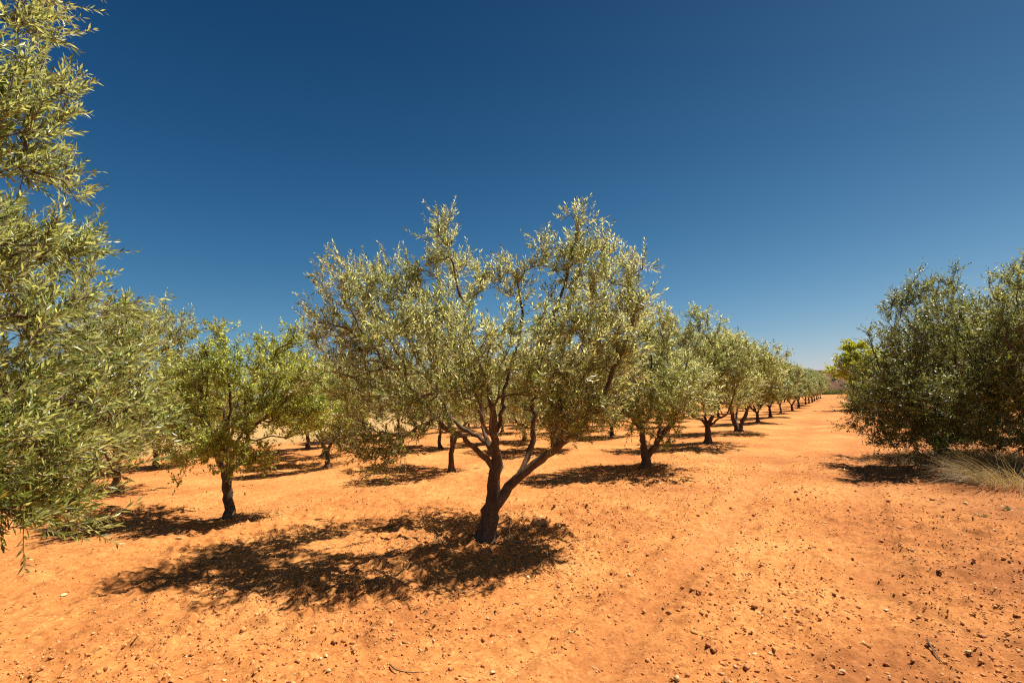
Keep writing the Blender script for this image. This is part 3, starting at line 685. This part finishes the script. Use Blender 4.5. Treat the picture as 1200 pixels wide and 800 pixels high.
# measured trunks of the second and third rows
spots = [((717.5, 511), 'V shaped dark trunk seen between the central and second tree', G2),
         ((704, 500.5), 'thin far trunk beside the V shaped one', G3),
         ((793, 494), 'small dark trunk seen behind the leaning stem', G2),
         ((516, 526), 'pale low leafy trunk left of the slim dark one', G3),
         ((648, 528), 'trunk hidden behind the right limbs of the central tree', G2)]
lst = []
for (px, py), lab, g in spots:
    x, y = G(px, py); lst.append((x, y)); place(rr.randrange(4), x, y, rr.uniform(0, 6.28), rr.uniform(.85, 1.0), 'olive tree with ' + lab, g)
k2 = 0
for row, p0, n0, n1 in ((1, 3.55, 4, 15), (2, 7.0, 2, 14), (3, 10.5, -1, 13), (4, 13.6, -2, 12), (5, 16.4, -3, 8)):
    for n in range(n0, n1):
        q = ORG + U * (5.2 * n - 1.2 * (row % 2) + 1.0) + PE * p0
        x, y = q[0] + rr.uniform(-.5, .5), q[1] + rr.uniform(-.4, .4)
        if any(math.hypot(x - a, y - c) < 2.6 for a, c in lst) or y < 9 or (y < 13.5 and x < .07 * y): continue
        place(rr.randrange(4), x, y, rr.uniform(0, 6.28), rr.uniform(.8, 1.02), 'half hidden olive tree in the %s row of the orchard from the lane' % ('second', 'third', 'fourth', 'fifth', 'rearmost')[row - 1], 'half hidden olive trees of the %s row' % ('second', 'third', 'fourth', 'fifth', 'rearmost')[row - 1])
# right row going away
for n in range(1, 13):
    q = np.array([10.6, 11.9]) + U * 5.2 * n
    if n == 6: continue
    place(rr.randrange(4), q[0] + rr.uniform(0, .5) + (1.5 if n < 8 else .3), q[1], rr.uniform(0, 6.28), rr.uniform(.9, 1.0), 'one of the olive trees hidden behind the dark bushy tree along the lane', 'olive trees of the row right of the lane')
b = P(1012, 455, 38); b = np.array([b[0], 38.0, 0.0])
t = generic('leafy_tree', b, 5.1, 2.1, 301, trunk_h=.6, tr=.12, low=.3, npts=600, per=3, leaf=(.14, .22), wid=.55, npair=4, sides=8, stems=False, leafmat=M_YELLOW, length=(.2, .5))
tag(t, 'bright yellow green leafy tree peeping out left of the dark bushy tree', 'tree')

# ------------------------------------------------------------------ scattered soil clods and stones
def ico(sub, r, jit, flat=0.72):
    import bmesh
    bm = bmesh.new(); bmesh.ops.create_icosphere(bm, subdivisions=sub, radius=1)
    V = np.array([v.co[:] for v in bm.verts]); Fa = np.array([[v.index for v in f.verts] for f in bm.faces]); bm.free()
    for _ in range(8):
        d = nrm(r.normal(size=3)); h = r.uniform(.22, .65); s = V @ d; V = V - np.clip(s - h, 0, None)[:, None] * d * .9
    V = V * (1 + r.normal(0, jit, (len(V), 1))); V[:, 2] *= flat
    return V, Fa
def soil_mat(name, c0, c1):
    m, nt, b = mat(name); g = nt.nodes.new('ShaderNodeNewGeometry'); r = ramp(nt, [(0, c0), (1, c1)])
    nt.links.new(g.outputs['Random Per Island'], r.inputs[0]); n = noise(nt, 40, 6, .7); c2 = ramp(nt, [(.3, (.6, .55, .5)), (.6, (1.1, 1.1, 1.1))]); nt.links.new(n.outputs[0], c2.inputs[0])
    nt.links.new(mixrgb(nt, r.outputs[0], c2.outputs[0], .8, 'MULTIPLY'), b.inputs['Base Color']); b.inputs['Roughness'].default_value = .95
    bump(nt, b, n.outputs[0], .5, .01); return m
M_CLOD = soil_mat('soil_clod', (0.40, 0.16, 0.052), (0.60, 0.28, 0.09))
M_REDCLOD = soil_mat('red_clod', (0.30, 0.11, 0.040), (0.46, 0.19, 0.062))
M_STONE = soil_mat('pale_stone', (0.52, 0.31, 0.14), (0.68, 0.48, 0.25))
def octa(r):
    V = np.array([[1, 0, 0], [-1, 0, 0], [0, 1, 0], [0, -1, 0], [0, 0, 1], [0, 0, -1.0]]) * r.uniform(.6, 1.2, (6, 1)) + r.normal(0, .15, (6, 3))
    return V * [1, 1, .8], np.array([[0, 2, 4], [2, 1, 4], [1, 3, 4], [3, 0, 4], [2, 0, 5], [1, 2, 5], [3, 1, 5], [0, 3, 5]])
def scatter(name, n, region, size, seed, mats, weights, sub=1, dens=None):
    r = np.random.default_rng(seed); x, y = region(r, n)
    if dens is not None:
        k = r.random(len(x)) < dens(x, y); x, y = x[k], y[k]
    n = len(x); s = np.clip(size * r.lognormal(0, .55, n), size * .3, size * 4.5)
    z = gh(x, y) + s * .15
    var = [ico(sub, r, .12) if sub else octa(r) for _ in range(5)]; which = r.integers(0, 5, n); Vs, Fs, mi = [], [], []; off = 0
    mm = r.choice(len(mats), n, p=weights)
    for v in range(5):
        V, Fa = var[v]; q = np.where(which == v)[0]
        a = r.random(len(q)) * 6.28; ca, sa = np.cos(a), np.sin(a); st = r.uniform(.7, 1.35, (len(q), 3))
        W = V[None] * (s[q][:, None, None] * st[:, None, :])
        X = W[..., 0] * ca[:, None] - W[..., 1] * sa[:, None] + x[q][:, None]; Y = W[..., 0] * sa[:, None] + W[..., 1] * ca[:, None] + y[q][:, None]
        Z = W[..., 2] + z[q][:, None]
        Vs.append(np.stack([X, Y, Z], -1).reshape(-1, 3)); Fs.append((Fa[None] + (np.arange(len(q)) * len(V))[:, None, None] + off).reshape(-1, 3))
        mi.append(np.repeat(mm[q], len(Fa))); off += len(q) * len(V)
    me = np_mesh(name, np.concatenate(Vs), Fs, mats, mi)
    o = link(name, me); return o
def wedge(d0, d1, pw=1.0, lo=-1.15, hi=1.15):
    def f(r, n):
        d = d0 + (d1 - d0) * r.random(n) ** pw; return d * r.uniform(lo, hi, n), d
    return f
def dens(x, y):
    a, p = rowcoord(x, y); rut_ = np.exp(-((p + 2.25) / .22) ** 2) + np.exp(-((p + 3.75) / .24) ** 2)
    return (1 - .75 * np.clip(rut_, 0, 1)) * (1 - .45 * np.clip((p - .8) / 2, 0, 1)) * np.clip(0.18 + 1.5 * (fbm(x, y, 1.5, 3, 41) - .35) + .30 * np.clip((.8 - p) / 2.5, 0, 1) + .35 * np.exp(-((p + .9) / .5) ** 2) + .45 * np.exp(-(p / .8) ** 2), .05, 1)
o = scatter('soil_crumbs', 105000, wedge(2.5, 13, 1.0), .0062, 1, [M_CLOD, M_REDCLOD, M_STONE], [.84, .09, .07], 0, dens); tag(o, 'loose orange soil crumbs strewn over the tilled ground', 'soil crumbs', kind='stuff')
tag(scatter('gravel', 5000, wedge(2.6, 22, 1.1), .0082, 2, [M_CLOD, M_REDCLOD, M_STONE], [.78, .17, .05], 1, dens), 'small clods and gravel strewn over the tilled ground', 'gravel', kind='stuff')

# clods and stones one can point to
LUMPS = [
 ('stone', 669, 639, 9, 'pale flat stone right of the central tree shadow'), ('stone', 533, 685, 9, 'pale stone just below the central tree shadow'),
 ('stone', 493, 763, 8, 'white stone near the bottom, left of the bottom centre'), ('stone', 508, 751, 9, 'tan flat stone just above a white stone near the bottom'),
 ('stone', 210, 638, 9, 'pale stone between the two left tree shadows'), ('stone', 167, 715, 7, 'small white stone left of the central shadow tip'),
 ('stone', 75, 703, 10, 'flat tan stone in the bottom left soil'), ('stone', 108, 748, 8, 'pale round stone at the bottom left'),
 ('stone', 383, 780, 8, 'pale chip at the bottom, upper of two left of centre'), ('stone', 384, 793, 9, 'pale chip on the bottom edge, lower of two left of centre'),
 ('stone', 404, 739, 6, 'small pale stone below the middle of the central shadow'), ('stone', 1135, 767, 13, 'large tan stone at the bottom right near the short stick'),
 ('stone', 987, 788, 9, 'white stone on the bottom edge right of centre'), ('stone', 884, 760, 9, 'flat pale stone in the lower right soil'),
 ('stone', 1037, 706, 9, 'tan stone in the middle of the lower right soil'), ('stone', 578, 784, 12, 'tan stone beside a dark clod at bottom centre'),
 ('stone', 1133, 594, 9, 'pale flat clod below the broad dark shadow'), ('stone', 779, 654, 7, 'pale pebble right of the central tree in open soil'),
 ('clod', 928, 699, 9, 'dark red clod left of centre in the lower right soil'), ('clod', 976, 719, 10, 'dark flat clod below and right of a red clod'),
 ('clod', 1069, 723, 11, 'dark upright clod casting a small shadow at the lower right'), ('clod', 1038, 768, 9, 'round clod near the bottom left of the short stick'),
 ('clod', 1120, 795, 14, 'large dark clod on the bottom edge at the right'), ('clod', 888, 785, 9, 'dark round clod near the bottom edge'),
 ('clod', 1092, 587, 9, 'red clod just below the broad dark shadow at the right'), ('clod', 933, 577, 8, 'dark clod in the lane left of the broad dark shadow'),
 ('clod', 1102, 674, 9, 'flat red clod in the right hand soil'), ('clod', 1190, 722, 11, 'dark red clod at the right edge'),
 ('clod', 837, 759, 11, 'ragged dark clod right of bottom centre'), ('clod', 850, 794, 12, 'dark clod on the bottom edge right of centre'),
 ('clod', 775, 718, 9, 'dark red clod right of centre, lower of a pair'), ('clod', 777, 704, 7, 'small dark clod right of centre, upper of a pair'),
 ('clod', 527, 782, 8, 'dark red clod at the bottom, left of a tan stone'), ('clod', 650, 797, 12, 'reddish clod on the bottom edge at the centre'),
 ('clod', 1181, 588, 9, 'red clod near the green weed at the right edge'), ('clod', 457, 727, 8, 'brown clod in a patch of crumbs under the central shadow'),
 ('clod', 467, 722, 7, 'small brown clod right beside a larger one under the central shadow'),
]
rl = np.random.default_rng(31)
def lump_mesh(name, m, k):
    V, Fa = ico(2, np.random.default_rng(900 + k), .07, .75); return np_mesh(name, V, [Fa], [m])
clodm = [lump_mesh('soil_clod', M_REDCLOD if k < 4 else M_CLOD, k) for k in range(7)]; stonem = [lump_mesh('stone', M_STONE, 20 + k) for k in range(5)]
for kind, px, py, wpx, lab in LUMPS:
    x, y = G(px, py); s = wpx * y / FPX / 2.4
    me = stonem[rl.integers(5)] if kind == 'stone' else clodm[rl.integers(4)]
    o = link('stone' if kind == 'stone' else 'soil_clod', me, None, (x, y, float(gh(x, y)) + s * .3)); o.rotation_euler = (rl.uniform(-.3, .3), rl.uniform(-.3, .3), rl.uniform(0, 6.28))
    o.scale = (s * rl.uniform(.85, 1.15), s * rl.uniform(.7, 1), s * (.6 if kind == 'stone' else .85))
    tag(o, lab, 'stone' if kind == 'stone' else 'clod', 'pale stones lying on the soil' if kind == 'stone' else 'dark clods lying on the soil')
k = 0
while k < 150:
    d = 2.9 + 6.5 * rl.random() ** 1.4; x = d * rl.uniform(-1.0, 1.08)
    if rl.random() > dens(np.array([x]), np.array([d]))[0]: continue
    s = .010 + .011 * rl.random() ** 2
    o = link('soil_clod', clodm[rl.integers(7)], None, (x, d, float(gh(x, d)) + s * .3)); o.rotation_euler = (rl.uniform(-.4, .4), rl.uniform(-.4, .4), rl.uniform(0, 6.28)); o.scale = (s * rl.uniform(.8, 1.2), s, s * rl.uniform(.6, .9))
    tag(o, 'small loose reddish clod among many on the open soil', 'clod', 'small loose clods on the open soil'); k += 1

# ------------------------------------------------------------------ sticks, fallen leaves, hose, burrow
def stick(pts_px, rad, label):
    pts = []
    for px, py, h in pts_px:
        x, y = G(px, py); pts.append([x, y, float(gh(x, y)) + h])
    pts = np.array(pts); p, q = smooth_poly(pts, np.linspace(rad, rad * .5, len(pts)), step=.03)
    V, Q, T = tubes([(p - pts[0], q, 6, 0)])
    o = link('stick', np_mesh('stick', V, [Q, T], [M_BARK], smooth=True), None, pts[0]); tag(o, label, 'stick')
stick([(1087, 751, .03), (1095, 762, .015), (1104, 775, .012)], .006, 'short dark stick lying at the lower right')
stick([(457, 778, .012), (466, 787, .02), (480, 788, .012), (497, 785, .012)], .005, 'thin bent twig lying near the bottom left of centre')
stick([(448, 621, .02), (470, 615, .03), (492, 622, .02)], .008, 'broken twig lying at the edge of the hole in the central shadow')

M_LITTER = leaf_material('dry_leaf', (0.36, 0.22, 0.09), (0.46, 0.32, 0.16), .5, .1)
def litter(name, n, pts, spread, seed, label):
    r = np.random.default_rng(seed); k = r.integers(0, len(pts), n); c = np.array(pts)[k]
    sp = np.array(spread)[k]; x = c[:, 0] + r.normal(0, 1, n) * sp; y = c[:, 1] + r.normal(0, 1, n) * sp
    z = gh(x, y) + .006
    a = r.random(n) * 6.28; d = nrm(np.stack([np.cos(a), np.sin(a), r.normal(0, .25, n)], -1)); nn = nrm(np.stack([r.normal(0, .35, n), r.normal(0, .35, n), np.ones(n)], -1)); nn = nrm(nn - (nn * d).sum(-1, keepdims=True) * d)
    V, Fa = leaves_geo(np.stack([x, y, z], -1), d, nn, r.uniform(.03, .06, n), r.uniform(.009, .016, n), False)
    tag(link(name, np_mesh(name, V, [Fa], [M_LITTER])), label, 'leaf litter', kind='stuff')
lp = [tuple(ORG), (ORG[0] - .6, ORG[1] - .2), tuple(G(269, 607)), tuple(G(756, 553)), tuple(G(829, 523)), (8.2, 10.6), (9.5, 10.2), (9.2, 9.6), (8.9, 9.0)]
litter('fallen_leaves', 16000, lp, [.55, .8, .6, .9, .9, .8, .8, .5, .5], 77, 'dry brown leaves fallen under the trees')

# low weeds and undergrowth below the dark bushes
M_DRY = leaf_material('dry_grass', (0.28, 0.19, 0.09), (0.34, 0.245, 0.12), .35, .25, .01, .6)
M_WEED = leaf_material('weed_leaf', (0.13, 0.115, 0.035), (0.20, 0.16, 0.06), .5, .3)
def blades(n, base, dirs, L, w, droop, r, seg=4):
    """arching ribbons"""
    side = nrm(np.cross(dirs, [0, 0, 1.0]) + r.normal(0, .3, (n, 3)))
    V = []
    for k in range(seg + 1):
        t = k / seg; c = base + dirs * L[:, None] * t + np.array([0, 0, -1.0]) * (droop * L)[:, None] * t * t
        ww = (w * (1 - t * .85))[:, None] * side * .5; V += [c - ww, c + ww]
    V = np.stack(V, 1); o = np.arange(n)[:, None] * (2 * (seg + 1))
    Fa = np.concatenate([o + np.array([[2 * k, 2 * k + 1, 2 * k + 3, 2 * k + 2]]) for k in range(seg)])
    return V.reshape(-1, 3), Fa
def grass_clump(name, c, n, L, m, seed, label, cat, lean=(0, 0), spread=.12, drp=.35, w=.006, kind_part=True, up=1.0):
    r = np.random.default_rng(seed); a = r.random(n) * 6.28; q = spread * r.random(n) ** .5
    base = np.stack([q * np.cos(a), q * np.sin(a), np.zeros(n)], -1)
    d = nrm(np.stack([np.cos(a) * .75 + lean[0] + r.normal(0, .25, n), np.sin(a) * .75 + lean[1] + r.normal(0, .25, n), up * (.45 + .8 * r.random(n))], -1))
    V, Fa = blades(n, base, d, L * r.uniform(.45, 1.0, n), w * r.uniform(.6, 1.3, n), drp * r.uniform(.5, 1.3, n), r)
    V[:, 2] = np.maximum(V[:, 2], -.01)
    root = empty(name, (c[0], c[1], float(gh(c[0], c[1])))); tag(root, label, cat)
    tag(link('blades', np_mesh('blades', V, [Fa], [m]), root), kind='stuff'); return root
g = G(1206, 573)
grass_clump('dry_grass_clump', g, 2200, 1.15, M_DRY, 5, 'big clump of arching dry straw coloured grass at the right edge', 'grass clump', lean=(-.15, 0), spread=.8, drp=.5, w=.0045)
g = G(1168, 553)
grass_clump('dry_grass_clump', g, 1800, .7, M_DRY, 6, 'smaller tangled dry grass clump under the dark bushes', 'grass clump', lean=(-.2, 0), spread=.4, drp=.4)
g = G(1187, 601)
grass_clump('weed', g, 16, .22, M_WEED, 8, 'curling green weed on the soil at the right edge', 'weed', spread=.05, drp=.9, w=.018, up=.8)
g = G(1149, 606)
grass_clump('weed', g, 60, .07, M_WEED, 9, 'tiny green weed tuft left of the curling weed', 'weed', spread=.06, drp=.3, w=.010)
def undergrowth(name, n, pts, spread, H, m, seed, label):
    r = np.random.default_rng(seed); k = r.integers(0, len(pts), n); c = np.array(pts)[k]; sp = np.array(spread)[k]
    x = c[:, 0] + r.normal(0, 1, n) * sp; y = c[:, 1] + r.normal(0, 1, n) * sp * .7; z = gh(x, y)
    d = nrm(r.normal(size=(n, 3)) * [1, 1, .4] + [0, 0, .9]); V, Fa = blades(n, np.stack([x, y, z], -1), d, H * r.uniform(.3, 1, n), r.uniform(.006, .014, n), r.uniform(.1, .5, n), r, 2)
    tag(link(name, np_mesh(name, V, [Fa], [m])), label, 'undergrowth', kind='stuff')
ug = [tuple(G(px, py)) for px, py in ((1100, 536), (1120, 540), (1150, 543), (1150, 548), (1185, 550), (1160, 556), (1190, 562))]
undergrowth('undergrowth', 5000, ug, [.4, .5, .5, .5, .6, .3, .4], .34, M_WEED, 12, 'low green brown weeds under the dark bushes')
undergrowth('dry_undergrowth', 6000, [tuple(G(1110, 540)), tuple(G(1150, 545)), tuple(G(1180, 552))], [.8, .7, .6], .5, M_DRY, 13, 'low dry stalks under the dark bushes')
wp = [tuple(G(px, py)) for px, py in ((800, 525), (840, 524), (775, 552), (880, 509), (865, 512), (730, 552), (740, 556))]
undergrowth('sparse_weeds', 1500, wp, [.5] * 7, .10, M_WEED, 14, 'sparse low weeds in the strip under the nearest row')
# pale dry grass along the far side of the orchard
rg = np.random.default_rng(15); dp = [tuple(ORG + U * a + PE * 19 + rg.normal(0, 1, 2)) for a in np.arange(-12, 70, 1.5)]
undergrowth('dry_grass_strip', 5000, dp, [1.6] * len(dp), 1.0, M_DRY, 16, 'pale dry grass along the far side of the orchard')

# pale drip hose beside the trunk foot
def simple(name, col, rough=.6):
    m, nt, b = mat(name); n = noise(nt, 30, 5, .6); r = ramp(nt, [(.3, tuple(c * .75 for c in col)), (.7, col)]); nt.links.new(n.outputs[0], r.inputs[0]); nt.links.new(r.outputs[0], b.inputs['Base Color']); b.inputs['Roughness'].default_value = rough; return m
hp = [P(598, 610, D0 - .12), P(597, 622, D0 - .16), P(600, 632, D0 - .2), P(606, 638, D0 - .2), P(612, 640, D0 - .2)]
hp = [np.array([p[0], p[1], max(p[2], float(gh(p[0], p[1])) + .012)]) for p in hp]
p, q = smooth_poly(hp, [.006] * 5, .02); V, Q, T = tubes([(p - hp[0], q, 8, 0)])
tag(link('cane', np_mesh('cane', V, [Q, T], [simple('pale_cane', (.36, .26, .15))], smooth=True), None, hp[0]), 'thin pale curved sucker stem rising right of the central trunk foot', 'stem')
# burrow
x, y = G(632, 620); z = float(gh(x, y))
th = np.linspace(0, 2 * math.pi, 25)[:-1]; prof = [(.11, -.02), (.085, .012), (.062, .028), (.045, .020), (.036, -.004), (.028, -.012), (0.004, -.013)]
rb = np.random.default_rng(3); V = []
for k, (rad, h) in enumerate(prof):
    j = 1 + rb.normal(0, .06, 24) * (k < 4); V.append(np.stack([rad * np.cos(th) * j, rad * np.sin(th) * j, h + 0 * th + rb.normal(0, .003, 24)], -1))
V = np.concatenate(V); i = (np.arange(len(prof) - 1)[:, None] * 24 + np.arange(24)); j = (np.arange(len(prof) - 1)[:, None] * 24 + (np.arange(24) + 1) % 24)
me = np_mesh('burrow', V, [np.stack([i, j, j + 24, i + 24], -1).reshape(-1, 4)], [M_CLOD], smooth=True)
tag(link('burrow', me, None, (x, y, z + .01)), 'small burrow with a raised soil rim right of the central trunk', 'burrow', kind=None)

# ------------------------------------------------------------------ power line behind the right bushes
M_POLE = simple('pole_wood', (.20, .15, .11), .9); M_WIRE = simple('wire_metal', (.08, .08, .09), .5)
pole_pos = [P(1090, 316, 45.0), P(1192, 316, 43.0)]
V, Q, T = [], [], []
root = empty('power_line', (pole_pos[0][0], pole_pos[0][1], 0)); tag(root, 'power line with two thin wires seen in the gap between the dark bushes', 'power line')
H = 11.9
for k, pp in enumerate(pole_pos):
    pts = np.array([[0, 0, -.2], [0, 0, H * .5], [0, 0, H]]) + [pp[0] - pole_pos[0][0], pp[1] - pole_pos[0][1], 0]
    V, Q, T = tubes([(pts, [.12, .10, .08], 8, 0)]); link('pole', np_mesh('pole', V, [Q, T], [M_POLE], smooth=True), root)
dv = pole_pos[1] - pole_pos[0]; dv[2] = 0
for h in (-.35, -1.7):
    t_ = np.linspace(0, 1, 30); pts = np.outer(t_, dv) + np.array([0, -.12, H + h]); pts[:, 2] -= .5 * t_ * (1 - t_)
    V, Q, T = tubes([(pts, [.013] * 30, 5, 0)]); link('wire', np_mesh('wire', V, [Q, T], [M_WIRE], smooth=True), root)

# ------------------------------------------------------------------ scrub on the hill and a hedge line at its foot
def shrub(name, c, rad, H, seed, label, group=None, m=M_DARK):
    r = np.random.default_rng(seed); n = 1500; d = nrm(r.normal(size=(n, 3))); B = d * r.random((n, 1)) ** .4 * [rad, rad, H * .5] * (1 + .25 * np.sin(d[:, :1] * 5 + seed)) + [0, 0, H * .5]
    D = nrm(d + r.normal(0, .5, (n, 3))); N_ = nrm(np.cross(D, r.normal(size=(n, 3)))); V, Fa = leaves_geo(B, D, N_, r.uniform(.1, .2, n) * H, r.uniform(.05, .1, n) * H, False)
    root = empty(name, c); tag(root, label, 'shrub', group)
    tag(link('foliage', np_mesh('foliage', V, [Fa], [m]), root), kind='stuff')
    V, Q, T = tubes([(np.array([[0, 0, -.3], [0, 0, H * .3], [.05, 0, H * .6]]), [.12, .1, .05], 6, 0)]); link('stem', np_mesh('stem', V, [Q, T], [M_BARK]), root)
dg = bpy.context.evaluated_depsgraph_get(); hill = bpy.data.objects['hill']; dg.update()
def on_hill(px, py):
    o = Vector(CAM); d = Vector(ray(px, py)); hit, loc, *_ = hill.ray_cast(o, d.normalized(), distance=2000); return np.array(loc) if hit else None
for k, (px, py, rd, hh, lab) in enumerate([(961, 442.5, 3.2, 3.0, 'dark square looking shrub alone on the brown hillside'), (978, 446, 1.5, 1.5, 'tiny shrub on the brown hillside near the yellow green tree')]):
    c = on_hill(px, py)
    print('hill', px, c)
    if c is not None: shrub('shrub', c - [0, 0, .3], rd * .6, hh, 400 + k, lab)
for k in range(14):
    px = 938 + k * 4.2; d = 138 + 3 * rr.random(); x = (px - 600) / FPX * d; 
    shrub('shrub', (x, d, 0), .9 + rr.random() * .7, 1.0 + rr.random() * .5, 500 + k, 'one of the low dark shrubs in a line at the foot of the brown hill', 'low dark shrubs at the foot of the hill')
for m in bpy.data.meshes:
    n_ = sum(len(p.vertices) - 2 for p in m.polygons)
    if n_ > 40000: print(m.name, n_)
print('tris', sum(len(m.loop_triangles) if m.loop_triangles else sum(len(p.vertices) - 2 for p in m.polygons) for m in bpy.data.meshes))
